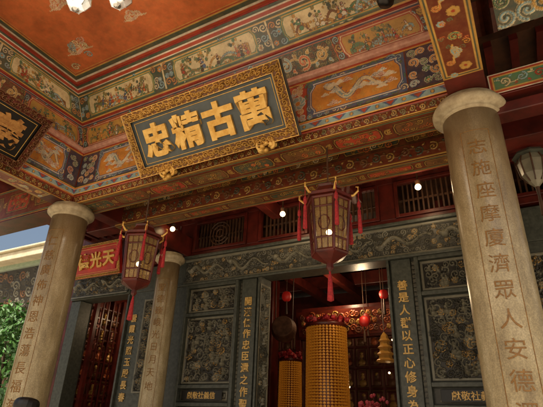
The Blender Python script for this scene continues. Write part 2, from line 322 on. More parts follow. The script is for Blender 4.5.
def redsoffit(w,h):
    c=Canvas(w,h,bg='red'); nest(c,0,w,0,h,((.016,'ochre'),(.014,'dkgreen'),(.008,'gold'),(.01,'red'),)); c.rect(.038,w-.038,.038,h-.038,'dkred')
    n=int(w/.55)
    for i in range(n):
        x=(i+.5)*w/n; cloud(c,x,h*.45,.055,'lblue','gold'); flower(c,x+.17,h*.62,.045,'gold','ochre','red'); curl(c,x-.16,h*.5,.045,'green','gold',1,1); flower(c,x+.25,h*.3,.03,'lblue','ochre','gold')
        curl(c,x+.1,h*.28,.03,'terra','gold',2,-1); curl(c,x-.08,h*.75,.03,'orange','black',4,-1)
        for q in range(6): curl(c,x+random.uniform(-.26,.26),random.uniform(.06,h-.06),.02,random.choice(('terra','ochre','green')),None,q,1)
    return c
SL=3.1-YB+.2
patch('right_soffit_painting',redsoffit(SL,.29),V(XR,YB-.2,2.49),V(XR,3.1,2.49),V(XR+.29,3.1,2.49),V(XR+.29,YB-.2,2.49),M_paint,temple)
patch('left_soffit_painting',redsoffit(SL,.24),V(XL-.24,YB-.2,2.49),V(XL-.24,3.1,2.49),V(XL,3.1,2.49),V(XL,YB-.2,2.49),M_paint,temple)
XLc,XRc,YFc,YBc=-4.64,-.48,2.90,.9
XLm,XRm,YFm,YBm=-4.76,-.36,3.20,.7
def cove1(w):
    h=.5; c=Canvas(w,h,.0055,bg='cream')
    for y0,y1,col in ((.0,.02,'red'),(.02,.035,'gold'),(.035,.05,'dkgreen'),(.345,.36,'gold'),(.36,.385,'dkgreen'),(.385,.40,'white'),(.40,.435,'red'),(.435,.455,'white'),(.455,.5,'dkgreen')): c.rect(0,w,y0,y1,col)
    n=max(1,round(w/1.5)); s=w/n
    for i in range(n):
        x0=i*s+.01; x1=(i+1)*s-.01
        c.rect(x0,x1,.055,.34,'dkgreen'); filler(c,x0,x1,.06,.335,.045,('orange','lblue','cream'),'navy'); lozpanel(c,x0+.14,x1-.14,.06,.335,'cream','gold','green'); scene_fig(c,x0+.24,x1-.24,.075,.32,8,dens=1.6)
    return c
def cove2(w):
    h=.305; c=Canvas(w,h,.0055,bg='terra')
    for y0,y1,col in ((0,.015,'gold'),(.015,.03,'navy'),(.27,.285,'navy'),(.285,.305,'pink')): c.rect(0,w,y0,y1,col)
    n=max(1,round(w/.9)); s=w/n
    for i in range(n):
        x0=i*s+.006; x1=(i+1)*s-.006; bg=('dkgreen','dkred','navy')[i%3]; c.rect(x0,x1,.035,.265,bg)
        if i%2: filler(c,x0,x1,.04,.26,.03,('brown','olive'),'black'); vine(c,x0+.05,x1-.05,.045,.255,('ochre','lblue','terra'),'cream')
        else:
            filler(c,x0,x1,.04,.26,.04,('ochre','lblue'),'black'); lozpanel(c,x0+.06,x1-.06,.04,.26,'ochre','cream','red'); scene_fig(c,x0+.12,x1-.12,.055,.245,6,dens=1.5)
    return c
patch('front_cove_frieze',cove1(4.3),V(XLm,YFm,3.55),V(XRm,YFm,3.55),V(XRc,YFc,3.95),V(XLc,YFc,3.95),M_paint,temple)
patch('front_cove_band',cove2(4.5),V(XL,YF,3.27),V(XR,YF,3.27),V(XRm,YFm,3.55),V(XLm,YFm,3.55),M_paint,temple,0)
lw=2.45
patch('left_cove_frieze',cove1(lw),V(XLm,YBm,3.55),V(XLm,YFm,3.55),V(XLc,YFc,3.95),V(XLc,YBc,3.95),M_paint,temple)
patch('left_cove_band',cove2(lw+.3),V(XL,YB,3.27),V(XL,YF,3.27),V(XLm,YFm,3.55),V(XLm,YBm,3.55),M_paint,temple,0)
patch('right_cove_frieze',cove1(lw),V(XRm,YFm,3.55),V(XRm,YBm,3.55),V(XRc,YBc,3.95),V(XRc,YFc,3.95),M_paint,temple)
patch('right_cove_band',cove2(lw+.3),V(XR,YF,3.27),V(XR,YB,3.27),V(XRm,YBm,3.55),V(XRm,YFm,3.55),M_paint,temple,0)
patch('back_cove_frieze',cove1(4.3),V(XRm,YBm,3.55),V(XLm,YBm,3.55),V(XLc,YBc,3.95),V(XRc,YBc,3.95),M_paint,temple)
patch('back_cove_band',cove2(4.5),V(XR,YB,3.27),V(XL,YB,3.27),V(XLm,YBm,3.55),V(XRm,YBm,3.55),M_paint,temple,0)
# raised mouldings along cove joints
bm=bmesh.new()
for a,b in ((V(XLm,YFm,3.55),V(XRm,YFm,3.55)),(V(XLm,YBm,3.55),V(XLm,YFm,3.55)),(V(XRm,YBm,3.55),V(XRm,YFm,3.55))): tube(bm,[a,b],.014,8)
for a,b in ((V(XLc,YFc,3.945),V(XRc,YFc,3.945)),(V(XLc,YBc,3.945),V(XLc,YFc,3.945))): tube(bm,[a,b],.012,8)
meshobj('cove_bead_moulding',bm,mat('bead_red','#9c3424',.45,nscale=9,col2='#7a2619'),temple)
cw,ch=XRc-XLc,YFc-YBc
c=Canvas(cw,ch,.009,'terra'); nest(c,0,cw,0,ch,((.05,'red'),(.03,'white'),(.05,'dkgreen'),(.02,'gold'),(.02,'red'),(.01,'gold')))
x0=.18; c.rect(x0,cw-x0,x0,ch-x0,'terra')
for sx in (-1,1):
    for sy in (-1,1):
        px,py=cw/2+sx*(cw/2-.55),ch/2+sy*(ch/2-.45)
        cloud(c,px,py,.13,'pink','cream')
        for q in range(7): curl(c,px+random.uniform(-.22,.22),py+random.uniform(-.12,.12),.05,random.choice(('pink','cream','lblue')),'brown',random.random()*6,sx)
        curl(c,cw/2+sx*(cw/2-.28),ch/2+sy*(ch/2-.25),.06,'cream','dkgreen',0,sx*sy)
for k in range(6): cloud(c,cw/2+1.2*math.cos(k*1.05),ch/2+.55*math.sin(k*1.05),.1,'pink','cream')
flower(c,cw/2,ch/2,.4,'gold','dkgreen','red',8)
patch('coffer_ceiling',c,V(XLc,YFc,3.95),V(XRc,YFc,3.95),V(XRc,YBc,3.95),V(XLc,YBc,3.95),M_paint,temple)
# roof
bm=bmesh.new()
def roofz(y): return H0+4.15+ (y-.2)*.3 if y<4 else H0+4.15+3.8*.3-(y-4)*.16
ys=[.15,1,2,3,4,5.5,7,9,11,13]
xs=np.linspace(-7.9,3.3,226); vv=[]
for y in ys: vv.append([bm.verts.new((x,y,roofz(y)+.05*abs(math.sin(i*math.pi/5)))) for i,x in enumerate(xs)])
for a,b in zip(vv[:-1],vv[1:]):
    for i in range(len(xs)-1): bm.faces.new((a[i],a[i+1],b[i+1],b[i]))
meshobj('tiled_roof',bm,M_roof,temple)
boxes('roof_deck',[(XL-.24,XR+.29,.2,3.9,4.0,4.1),(-7.75,XL-.25,.4,3.4,3.4,3.46),(XR+.3,3.2,.6,3.4,3.5,3.56)],M_brown,temple)
lst=[]
for x in np.arange(-7.6,-5.2,.3): lst.append((x,x+.09,.4,3.4,3.28,3.4))
for x in np.arange(.2,3.1,.3): lst.append((x,x+.09,.6,3.4,3.36,3.5))
boxes('rafter_rows',lst,M_dkred,temple,.004)
boxes('side_purlins',[(-7.7,-5.14,2.2,2.42,2.95,3.2),(-7.7,-5.14,1.0,1.2,2.95,3.2),(.06,3.2,2.5,2.68,3.0,3.2),(.06,3.2,1.5,1.7,3.0,3.2)],M_brown,temple,.01)
patch('left_bay_beam_painting',soffit(2.5,.5),V(-7.65,3.42,2.52),V(-5.14,3.42,2.52),V(-5.14,3.42,3.02),V(-7.65,3.42,3.02),M_paint,temple)
c=Canvas(3.1,.2,bg='green'); nest(c,0,3.1,0,.2,((.012,'white'),(.016,'red'),(.01,'gold'))); c.rect(.04,3.06,.04,.16,'green'); vine(c,.05,3.05,.04,.17,('cream','lblue','red','cream'),'dkgreen','cream')
patch('right_beam_painting',c,V(.07,3.43,2.47),V(3.17,3.43,2.47),V(3.17,3.43,2.67),V(.07,3.43,2.67),M_paint,temple)
boxes('right_red_rail',[(.06,3.2,3.46,3.62,2.30,2.40)],M_dkred,temple,.008)
c=Canvas(.9,.7,bg='dkgreen'); filler(c,.02,.88,.02,.68,.07,('red','gold','green','lblue'),'cream',.03)
patch('carved_bracket_panel',c,V(.2,3.0,2.72),V(1.1,3.0,2.72),V(1.1,2.7,3.3),V(.2,2.7,3.3),M_paint,temple)
c=Canvas(2.6,.3,bg='dkred'); vine(c,.02,2.58,.02,.28,('gold','green','lblue'),'cream')
patch('right_purlin_painting',c,V(.08,2.49,2.98),V(2.68,2.49,2.98),V(2.68,2.49,3.2),V(.08,2.49,3.2),M_paint,temple)
# --- porch ceiling and second beam
boxes('porch_ceiling',[(-7.7,3.2,3.78,6.1,3.34,3.42)],M_brown,temple)
lst=[(x,x+.07,3.78,5.9,3.27,3.34) for x in np.arange(-7.6,3.1,.22)]
boxes('porch_rafters',lst,M_dkred,temple)
boxes('second_beam',[(-5.6,3.2,4.27,4.5,2.53,2.95),(-5.6,3.2,5.15,5.3,2.95,3.15)],M_dkred,temple,.006)
c=Canvas(4.9,.42,.007,'dkred'); c.rect(0,4.9,0,.02,'ochre'); c.rect(0,4.9,.4,.42,'ochre'); c.rect(0,4.9,.2,.215,'black')
vine(c,.05,4.85,.03,.19,('brown','dkgreen','ochre'),'black','brown',.012)
for i in range(7): lozpanel(c,.05+i*.69,.7+i*.69,.22,.39,('brown','dkgreen')[i%2],'ochre','black'); filler(c,.15+i*.69,.6+i*.69,.235,.375,.04,('ochre','cream','terra'),'black')
patch('second_beam_painting',c,V(-5.0,4.265,2.53),V(-.1,4.265,2.53),V(-.1,4.265,2.95),V(-5.0,4.265,2.95),M_paint,temple)
patch('second_soffit_painting',soffit(4.9,.22),V(-5.0,4.5,2.525),V(-.1,4.5,2.525),V(-.1,4.27,2.525),V(-5.0,4.27,2.525),M_paint,temple)
boxes('cross_beams',[(-5.1,-4.88,3.77,5.9,2.55,2.9),(-.22,0,3.77,5.9,2.55,2.9),(-3.3,-3.16,3.77,5.9,2.98,3.2),(-1.95,-1.81,3.77,5.9,2.98,3.2)],M_dkred,temple,.006)
# ================================================================ DOOR WALL
YW=5.9; XD=-2.49
def relief(w,h,kind,dx=.006):
    c=Canvas(w,h,dx,'dark')  # recess shade is put into the colour: dark ground behind paler raised stone
    if kind=='open':
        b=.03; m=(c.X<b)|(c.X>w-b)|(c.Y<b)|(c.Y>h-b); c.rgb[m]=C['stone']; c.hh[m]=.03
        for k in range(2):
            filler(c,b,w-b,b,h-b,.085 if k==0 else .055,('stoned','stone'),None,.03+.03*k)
        for q in range(int(w*h*18)):
            x=random.uniform(.08,w-.08); y=random.uniform(.08,h-.12); s=random.uniform(.05,.08)
            c.stroke([(x,y-s*.5),(x+random.uniform(-.02,.02),y+s*.3)],[s*.5,s*.35],'stone',.08); c.stroke([(x,y+s*.75)],[s*.25],'stone',.085)
            c.stroke([(x,y),(x+random.choice((-1,1))*s*.9,y+random.uniform(-.3,.6)*s)],[s*.2,s*.12],'stone',.075)
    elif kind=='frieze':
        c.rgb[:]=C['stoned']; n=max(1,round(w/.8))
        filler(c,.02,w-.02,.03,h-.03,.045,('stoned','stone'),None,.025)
        for i in range(n):
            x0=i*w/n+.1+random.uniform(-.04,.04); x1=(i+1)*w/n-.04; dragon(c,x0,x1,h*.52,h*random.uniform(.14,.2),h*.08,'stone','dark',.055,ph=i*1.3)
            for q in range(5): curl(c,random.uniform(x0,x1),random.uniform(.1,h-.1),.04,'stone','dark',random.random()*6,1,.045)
        for a,b in ((0,.03),(h-.03,h)): m=(c.Y>=a)&(c.Y<=b); c.rgb[m]=C['stone']; c.hh[m]=.035
    elif kind=='key':
        c.rgb[:]=C['stoned']; long=w>h; L=max(w,h); S=min(w,h); p=S*1.2; n=int(L/p)
        for i in range(n):
            x=(i+.5)*L/n; k=S*.32; P=[(-k,-k),(k,-k),(k,k),(-k*.6,k),(-k*.6,-k*.3),(k*.3,-k*.3),(k*.3,k*.3)]
            Q=[]
            for a,b in zip(P[:-1],P[1:]):
                for t in np.linspace(0,1,8): Q.append((a[0]+(b[0]-a[0])*t,a[1]+(b[1]-a[1])*t))
            Q=[(x+a,S/2+b) for a,b in Q]
            if not long: Q=[(b,a) for a,b in Q]
            c.stroke(Q,S*.075,'stone',.008)
    return c
def wallpatch(name,c,x0,x1,r0,r1,y,m=None): return patch(name,c,V(x0,y,r0),V(x1,y,r0),V(x1,y,r1),V(x0,y,r1),m or M_stonec,temple)
GB=[]
def bay(sgn):
    X=lambda d: XD+sgn*d
    def B(d0,d1,y0,y1,r0,r1): a,b=sorted((X(d0),X(d1))); GB.append((a,b,y0,y1,r0,r1))
    B(.97,1.00,YW-.06,YW+.3,-1.6,2.06)
    B(1.00,2.44,YW,YW+.3,-1.6,2.06)
    B(1.03,1.28,YW-.05,YW-.002,-1.3,2.03)
    for d in (1.335,2.3): B(d,d+.05,YW-.09,YW-.002,-1.3,2.03)
    for r in (-.1,.22,.46,1.52,1.98): B(1.387,2.298,YW-.09,YW-.002,r,r+.05)
    for r0,r1,kd in ((.53,1.5,'open'),(1.59,1.97,'open'),(-.04,.20,'frieze')):
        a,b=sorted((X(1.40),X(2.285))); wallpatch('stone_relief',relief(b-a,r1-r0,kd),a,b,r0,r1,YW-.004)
    a,b=sorted((X(1.283),X(1.332))); wallpatch('stone_key_border',relief(b-a,2.3,'key'),a,b,-.3,2.0,YW-.01)
    a,b=sorted((X(1.40),X(2.285))); wallpatch('stone_key_border',relief(b-a,.16,'key'),a,b,.285,.445,YW-.02)
    cx=X(1.84); boxes('donor_plate',[(cx-.36,cx+.36,YW-.105,YW-.091,.30,.43)],M_black,temple,.003)
    textobj('donor_plate_text','獻敬社義信' if sgn<0 else '獻敬社義佛',.10,.003,(cx,YW-.108,H0+.365),(1,0,0),(0,0,1),M_goldp,temple)
bay(-1); bay(1)
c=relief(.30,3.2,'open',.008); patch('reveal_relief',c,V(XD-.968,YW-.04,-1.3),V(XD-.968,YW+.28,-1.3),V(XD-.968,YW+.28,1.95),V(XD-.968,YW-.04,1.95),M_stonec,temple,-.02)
GB.append((-5.3,XD-2.44,YW+.01,YW+.3,-1.6,2.06))
for x0,x1 in ((-6.16,-5.305),(.0,.8),(.805,3.1)):
    GB.append((x0,x1,YW,YW+.3,-1.6,2.06))
    if x1-x0<2:
        GB.append((x0,x0+.04,YW-.06,YW-.002,-1.3,2.03)); GB.append((x1-.04,x1,YW-.06,YW-.002,-1.3,2.03))
    else:
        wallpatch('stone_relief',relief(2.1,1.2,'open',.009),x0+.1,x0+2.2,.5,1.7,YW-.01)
    GB.append((x0,x1,YW-.002,YW+.3,2.062,2.5))
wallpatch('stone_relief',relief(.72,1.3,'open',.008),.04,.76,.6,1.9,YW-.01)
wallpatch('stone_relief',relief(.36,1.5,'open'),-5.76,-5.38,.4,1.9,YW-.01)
GB.append((-5.3,0,YW-.02,YW+.3,2.062,2.5))
boxes('greenstone_frames',GB,M_gstone,temple,.006)
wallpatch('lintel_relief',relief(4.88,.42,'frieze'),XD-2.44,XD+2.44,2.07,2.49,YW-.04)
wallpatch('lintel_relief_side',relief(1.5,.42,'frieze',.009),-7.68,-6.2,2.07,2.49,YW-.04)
boxes('side_door_lintel',[(-7.7,-6.165,YW-.03,YW+.3,2.05,2.5),(-7.7,-7.45,YW,YW+.3,-1.6,2.04)],M_gstone,temple,.006)
boxes('lintel_mould',[(XD-2.45,XD+2.45,YW-.12,YW-.045,2.495,2.545),(XD-2.45,XD+2.45,YW-.11,YW-.045,2.03,2.075)],M_gstone,temple,.012)
for sgn,s in ((-1,'開漢保作忠臣還之作聖賢'),(1,'善是人群以正心修身為本元')):
    cx=XD+sgn*1.155
    for i,ch_ in enumerate(s): textobj('couplet_character',ch_,.135,.004,(cx,YW-.056,H0+1.68-i*.158),(1,0,0),(0,0,1),M_goldp,temple,.02)
for i,ch_ in enumerate('雲霞光照玉殿長春'): textobj('couplet_character',ch_,.14,.004,(-5.98,YW-.012,H0+1.6-i*.18),(1,0,0),(0,0,1),M_goldp,temple,.02)
R=[];S=[]
wb=[(-7.6,-6.5),(-6.4,-5.2),(-4.86,-3.78),(-3.55,-2.68),(-2.44,-1.57),(-1.34,-.26),(.1,1.4),(1.6,3.0)]
R.append((-7.7,3.2,YW,YW+.14,2.55,2.64)); R.append((-7.7,3.2,YW,YW+.14,3.2,3.34))
edges=[-7.7]+[e for w in wb for e in w]+[3.2]
for a,b in zip(edges[0::2],edges[1::2]): R.append((a,b,YW+.004,YW+.13,2.64,3.2))
for a,b in wb:
    for s in (a,b-.05): R.append((s,s+.05,YW-.03,YW+.003,2.64,3.2))
    R.append((a+.05,b-.05,YW-.03,YW+.003,2.64,2.69)); R.append((a+.05,b-.05,YW-.03,YW+.003,3.15,3.2))
    n=int((b-a-.1)/.065)
    for i in range(1,n): x=a+.05+(b-a-.1)*i/n; S.append((x-.011,x+.011,YW+.03,YW+.055,2.69,3.15))
    S.append((a+.05,b-.05,YW+.058,YW+.07,2.90,2.93))
boxes('transom_frame',R,M_dkred,temple,.006); boxes('transom_slats',S,M_brown,temple)
bm=bmesh.new()
for rr in (.20,.14,.07): tube(bm,[(-4.32+rr*math.cos(a),YW-.0,H0+2.92+rr*math.sin(a)) for a in np.linspace(0,6.283,33)],.012,6)
meshobj('transom_round_motif',bm,M_brown,temple)
# inner hall
boxes('hall_walls',[(-8,-7.7,YW,12.3,-1.6,3.4),(3.1,3.3,YW+.3,12.3,-1.6,3.4),(-8,3.3,12,12.3,-1.6,3.4),(-5.5,-5.4,YW+.3,8.2,-1.6,3.4)],M_dkred,temple)
boxes('hall_ceiling',[(-8,3.3,6.05,12.3,3.43,3.5)],M_brown,temple)
lst=[(-7.7,3.1,y,y+.2,3.0,3.3) for y in (7.2,8.6,10)]+[(x,x+.14,6.3,12,2.8,3.0) for x in (-6.5,-4.4,-3.5,-1.7,-.9,1)]
boxes('hall_beams',lst,M_dkred,temple,.01)
boxes('hall_posts',[(x-.16,x+.16,8.6,8.92,-1.6,3.0) for x in (-4.9,-.9)],M_dkred,temple,.03)
def niches(w,h,sx,sy,dx):
    c=Canvas(w,h,dx,'dkred')
    for i in range(int(w/sx)):
        for j in range(int(h/sy)):
            a=i*sx+.04; b=j*sy+.04; c.rect(a,a+sx-.06,b,b+sy-.06,'brown',.03); c.rect(a+.03,a+sx-.09,b+.03,b+sy-.09,'dkred',.0)
            x=a+sx/2-.03; y=b+sy/2-.05
            c.stroke([(x,y-sy*.2),(x,y+sy*.1)],[sx*.24,sx*.14],random.choice(('gold','ochre','terra','brown')),.03); c.stroke([(x,y+sy*.24)],[sx*.1],'gold',.03)
    return c
patch('hall_back_panels',niches(9,3.2,.36,.5,.022),V(-7,11.96,-.6),V(2,11.96,-.6),V(2,11.96,2.6),V(-7,11.96,2.6),M_goldc,temple)
patch('side_hall_niches',niches(5,3.2,.3,.34,.016),V(-7.68,6.3,-1.0),V(-7.68,11.3,-1.0),V(-7.68,11.3,2.2),V(-7.68,6.3,2.2),M_goldc,temple)
R=[]
for y in np.arange(6.3,9,.13): R.append((-7.42,-7.40,y,y+.022,-1.6,2.2))
for r in np.arange(-1.4,2.2,.2): R.append((-7.44,-7.422,6.3,9,r,r+.022))
for y in np.arange(6.25,9.1,.68): R.append((-7.46,-7.38,y,y+.07,-1.6,2.25))
for x in np.arange(-7.4,-5.6,.14): R.append((x,x+.03,8.4,8.43,-1.6,2.0))
for r in np.arange(-1.4,2,.28): R.append((-7.4,-5.6,8.435,8.46,r,r+.03))
boxes('red_lattice_screen',R,M_dkred,temple)
boxes('platform',[(-7.9,3.3,-.9,12.3,-1.75,-1.6)],M_floor,temple,.01)
boxes('door_threshold',[(XD-.97,XD+.97,YW,YW+.2,-1.598,-1.4)],M_gstone,temple,.01)
boxes('entrance_steps',[(-6,1.5,-1.3,-.91,-1.9,-1.76),(-6,1.5,-1.7,-1.31,-2.05,-1.9)],M_floor,temple,.01)
bm=bmesh.new(); s=400
for p in ((-s,-s),(s,-s),(s,s),(-s,s)): bm.verts.new((p[0],p[1],-.46))
bm.faces.new(bm.verts[:]); meshobj('ground',bm,M_pave)
# ================================================================ COLUMNS
M_inc=mat('incised_gilt','#92692c',.5,metal=.1,nscale=40,col2='#6a4a22')
def column(cx,cy,R,chars,a0,z1,size,pitch,lines=True):
    e=empty('stone_column')
    prof=[(R+.12,0),(R+.14,.05),(R+.14,.12),(R+.08,.18),(R+.02,.22),(R,.26)]+[(R,.26+k*(2.33+1.6-.26)/10) for k in range(1,11)]
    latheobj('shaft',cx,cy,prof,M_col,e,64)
    t=H0+2.33
    prof=[(R-.01,t-.015),(R+.015,t),(R+.02,t+.012),(R+.015,t+.022),(R+.05,t+.035),(R+.07,t+.055),(R+.072,t+.085),(R+.06,t+.11),(R+.03,t+.13),(R+.03,H0+2.485)]
    latheobj('capital',cx,cy,prof,M_cap,e,64)
    for i,ch_ in enumerate(chars): coltext('inscription',ch_,size,cx,cy,R,a0,H0+z1-i*pitch,M_inc,e)
    if lines:
        bm=bmesh.new(); w=size*.75
        for s in (-1,1):
            a=a0+s*w/R
            tube(bm,[(cx+(R)*math.sin(a),cy-(R)*math.cos(a),z) for z in (H0+z1+pitch*.8,H0-1.1)],.003,6)
        tube(bm,[(cx+(R)*math.sin(a0+t*w/R),cy-(R)*math.cos(a0+t*w/R),H0+z1+pitch*.8) for t in np.linspace(-1,1,12)],.003,6)
        meshobj('inscription_border',bm,M_inc,e)
    return e
column(-.12,3.52,.218,'志施座摩廈濟眾人安德澤長',.10,1.96,.138,.185)
column(-4.99,3.52,.218,'仁慈廣佈神恩浩蕩長福海',.28,1.96,.138,.185)
column(-4.99,5.5,.175,'聖德巍峨光日月天地',.35,1.9,.13,.18)
column(-.11,5.5,.175,'英風凜冽壯山河古今',-.1,1.9,.13,.18)
column(-7.7,3.55,.2,'',0,2,.1,.2,lines=False)
# ================================================================ PLAQUES
def plaque(name,c0,right,up,w,h,text,csize,fr=.095,frcol='gold',boardmat=None,bgc='terra',chsp=None,bold=.03,chm=None):
    e=empty(name); r=Vector(right).normalized(); u=Vector(up).normalized(); n=r.cross(u)
    P=lambda a,b,d=0: c0+r*float(a)+u*float(b)+n*float(d)
    bm=bmesh.new()
    vs=[bm.verts.new(P(a,b,d)) for d in (-.05,0.0) for a,b in ((-w/2,-h/2),(w/2,-h/2),(w/2,h/2),(-w/2,h/2))]
    for f in ((3,2,1,0),(4,5,6,7),(0,1,5,4),(1,2,6,5),(2,3,7,6),(3,0,4,7)): bm.faces.new([vs[i] for i in f])
    meshobj('board',bm,boardmat or M_board,e)
    iw,ih=w/2-fr,h/2-fr
    for nm,A,B,Cc,Dd,L in (('frame_bottom',(-w/2,-h/2),(w/2,-h/2),(iw,-ih),(-iw,-ih),w),('frame_top',(w/2,h/2),(-w/2,h/2),(-iw,ih),(iw,ih),w),('frame_right',(w/2,-h/2),(w/2,h/2),(iw,ih),(iw,-ih),h),('frame_left',(-w/2,h/2),(-w/2,-h/2),(-iw,-ih),(-iw,ih),h)):
        c=Canvas(L,fr*1.1,.004,bgc); c.hh[:]=.004; H=fr*1.1
        c.rect(0,L,0,.010,frcol,.022); c.rect(0,L,H-.012,H,frcol,.026)
        nn=max(2,int(L/(H*.62)))
        for i in range(nn):
            x=(i+.5)*L/nn
            curl(c,x,H*.5+(-1)**i*.006,H*random.uniform(.26,.32),frcol,None,i*2.1+random.random(),(-1)**i,.048,th=.24)
            c.stroke([(x+L/nn*.5,H*random.uniform(.25,.75))],[H*.13],frcol,.036)
            c.stroke([(x+L/nn*.5,H*.15)],[H*.09],frcol,.03); c.stroke([(x+L/nn*.5,H*.85)],[H*.09],frcol,.03)
        patch(nm,c,P(*A),P(*B),P(*Cc),P(*Dd),M_goldc,e,.001)
    bm=bmesh.new()
    for a,b,a2,b2 in ((-iw+.03,-ih+.03,iw-.03,-ih+.03),(iw-.03,-ih+.03,iw-.03,ih-.03),(iw-.03,ih-.03,-iw+.03,ih-.03),(-iw+.03,ih-.03,-iw+.03,-ih+.03)): tube(bm,[P(a,b,.002),P(a2,b2,.002)],.0035,6)
    meshobj('inner_line',bm,M_gold,e)
    k=len(text); sp=chsp or (2*iw-.1)/k
    for i,t in enumerate(text): textobj('character',t,csize,.012,P((i-(k-1)/2)*sp,0,.013),r,u,chm or M_gold,e,bold)
    return e,P
up=Vector((0,2.83-3.27,3.04-2.49)); pc=Vector((-2.56,(2.83+3.27)/2,H0+(3.04+2.49)/2))
e,P=plaque('name_plaque',pc,(1,0,0),up,1.98,.725,'忠精古萬',.37,fr=.105,bgc='brown',chsp=.405,bold=.045)
bm=bmesh.new()
for s in (-.62,.62):
    for k in range(11):
        a=k*.7; p=P(s+.08*math.cos(a),-.385+.04*math.sin(a*1.3),-.02+.03*math.sin(a)); bmesh.ops.create_icosphere(bm,subdivisions=2,radius=random.uniform(.02,.036),matrix=Matrix.Translation(p))
    for q in (-1,1): tube(bm,[P(s+q*(.05+.045*math.sin(t)),-.36-.06*math.cos(t)*.8,.01) for t in np.linspace(0,5,12)],np.linspace(.018,.008,12),8)
meshobj('gilt_support',bm,M_gold,e,True)
bm=bmesh.new()
for s in (-.7,.7): tube(bm,[P(s,.33,-.05),Vector((P(s,0)[0],3.3,H0+3.3))],.012,6)
meshobj('hanging_rod',bm,M_brown,e)
up2=Vector((-4.35+4.75,0,.55)); pc2=Vector((-4.55,1.75,H0+2.775))
plaque('name_plaque',pc2,(0,1,0),up2,1.62,.68,'光重義',.36,frcol='brown',boardmat=M_black,bgc='dkred',chm=mat('worn_gold','#b98a4a',.5,metal=.2,nscale=20,col2='#8a5a2a'))
plaque('red_signboard',Vector((-6.86,5.45,H0+2.62)),(1,0,0),(0,-.25,1),1.5,.6,'赤德光天',.30,fr=.05,boardmat=mat('bright_red_board','#c42f20',.4,nscale=6,col2='#9f2418'),bgc='red',frcol='gold')
# ================================================================ LANTERNS
M_redt=mat('tassel_red','#b52a30',.8,nscale=60,col2='#7f191d')
def lantern(cx,cy,top,bot,R,hang,rot=0):
    e=empty('hanging_lantern'); z0=H0+bot+.16; z1=H0+top-.2; hb=z1-z0
    def hexp(r,z,a0=0): return [Vector((cx+r*math.cos(rot+a0+math.pi/3*k),cy+r*math.sin(rot+a0+math.pi/3*k),z)) for k in range(6)]
    bm=bmesh.new(); A=hexp(R*.78,z0);B=hexp(R*.98,z1-.02)
    for k in range(6): tube(bm,[A[k],B[k]],.014,6)
    for Q,r in ((A,.016),(B,.016),(hexp(R*.83,z0+hb*.22),.009),(hexp(R*.93,z0+hb*.78),.009)):
        for k in range(6): tube(bm,[Q[k],Q[(k+1)%6]],r,6)
    for k in range(6):
        for t in (.33,.67): tube(bm,[A[k].lerp(A[(k+1)%6],t),B[k].lerp(B[(k+1)%6],t)],.004,4)
        m0=A[k].lerp(A[(k+1)%6],.5).lerp(B[k].lerp(B[(k+1)%6],.5),.5); tx=(A[(k+1)%6]-A[k]).normalized()
        tube(bm,[m0+tx*(.05*math.cos(a))+Vector((0,0,.07*math.sin(a))) for a in np.linspace(0,6.283,13)],.005,4)
    meshobj('body_frame',bm,M_dkred,e)
    bm=bmesh.new(); A2=[bm.verts.new(p) for p in hexp(R*.75,z0)];B2=[bm.verts.new(p) for p in hexp(R*.94,z1-.02)]
    for k in range(6): bm.faces.new((A2[k],A2[(k+1)%6],B2[(k+1)%6],B2[k]))
    meshobj('glass_panes',bm,M_glass,e)
    latheobj('canopy',cx,cy,[(R*.4,z1+.001),(R*1.12,z1),(R*1.15,z1+.025),(R*.75,z1+.06),(R*.55,z1+.12),(R*.6,z1+.14),(R*.3,z1+.17),(.02,z1+.2)],M_dkred,e,6,False,rot)
    latheobj('base',cx,cy,[(.01,z0-.16),(.035,z0-.13),(.03,z0-.09),(R*.45,z0-.06),(R*.8,z0-.02),(R*.8,z0-.002)],M_dkred,e,6,False,rot)
    bm=bmesh.new(); arms=hexp(R*1.42,z1+.06); mid=hexp(R*1.2,z1+.02); inn=hexp(R*.9,z1+.02)
    for k in range(6): tube(bm,[inn[k],mid[k],arms[k],arms[k]+Vector((0,0,.04)),arms[k]*.93+Vector((cx,cy,z1+.12))*.07+Vector((0,0,.04))],[.014,.012,.010,.008,.005],6)
    meshobj('dragon_arms',bm,M_gold,e)
    bm=bmesh.new()
    for k in range(6):
        p=arms[k]; lathe(bm,p.x,p.y,[(.006,p.z-.42),(.021,p.z-.41),(.015,p.z-.20),(.006,p.z-.18),(.018,p.z-.16),(.016,p.z-.12),(.004,p.z-.10),(.004,p.z)],8)
    lathe(bm,cx,cy,[(.01,z0-.42),(.03,z0-.41),(.018,z0-.22),(.01,z0-.18),(.01,z0-.15)],10)
    meshobj('tassels',bm,M_redt,e,True)
    bm=bmesh.new(); tube(bm,[(cx,cy,z1+.19),(cx,cy,H0+hang)],.008,6); meshobj('chain',bm,M_brown,e)
    bm=bmesh.new(); bmesh.ops.create_icosphere(bm,subdivisions=2,radius=.028,matrix=Matrix.Translation((cx,cy,z0+hb*.4))); meshobj('bulb',bm,M_bulb,e,True)
    return e
lantern(-1.43,3.6,2.1,1.22,.2,2.5,.1); lantern(-3.72,3.6,2.1,1.22,.2,2.5,.35)
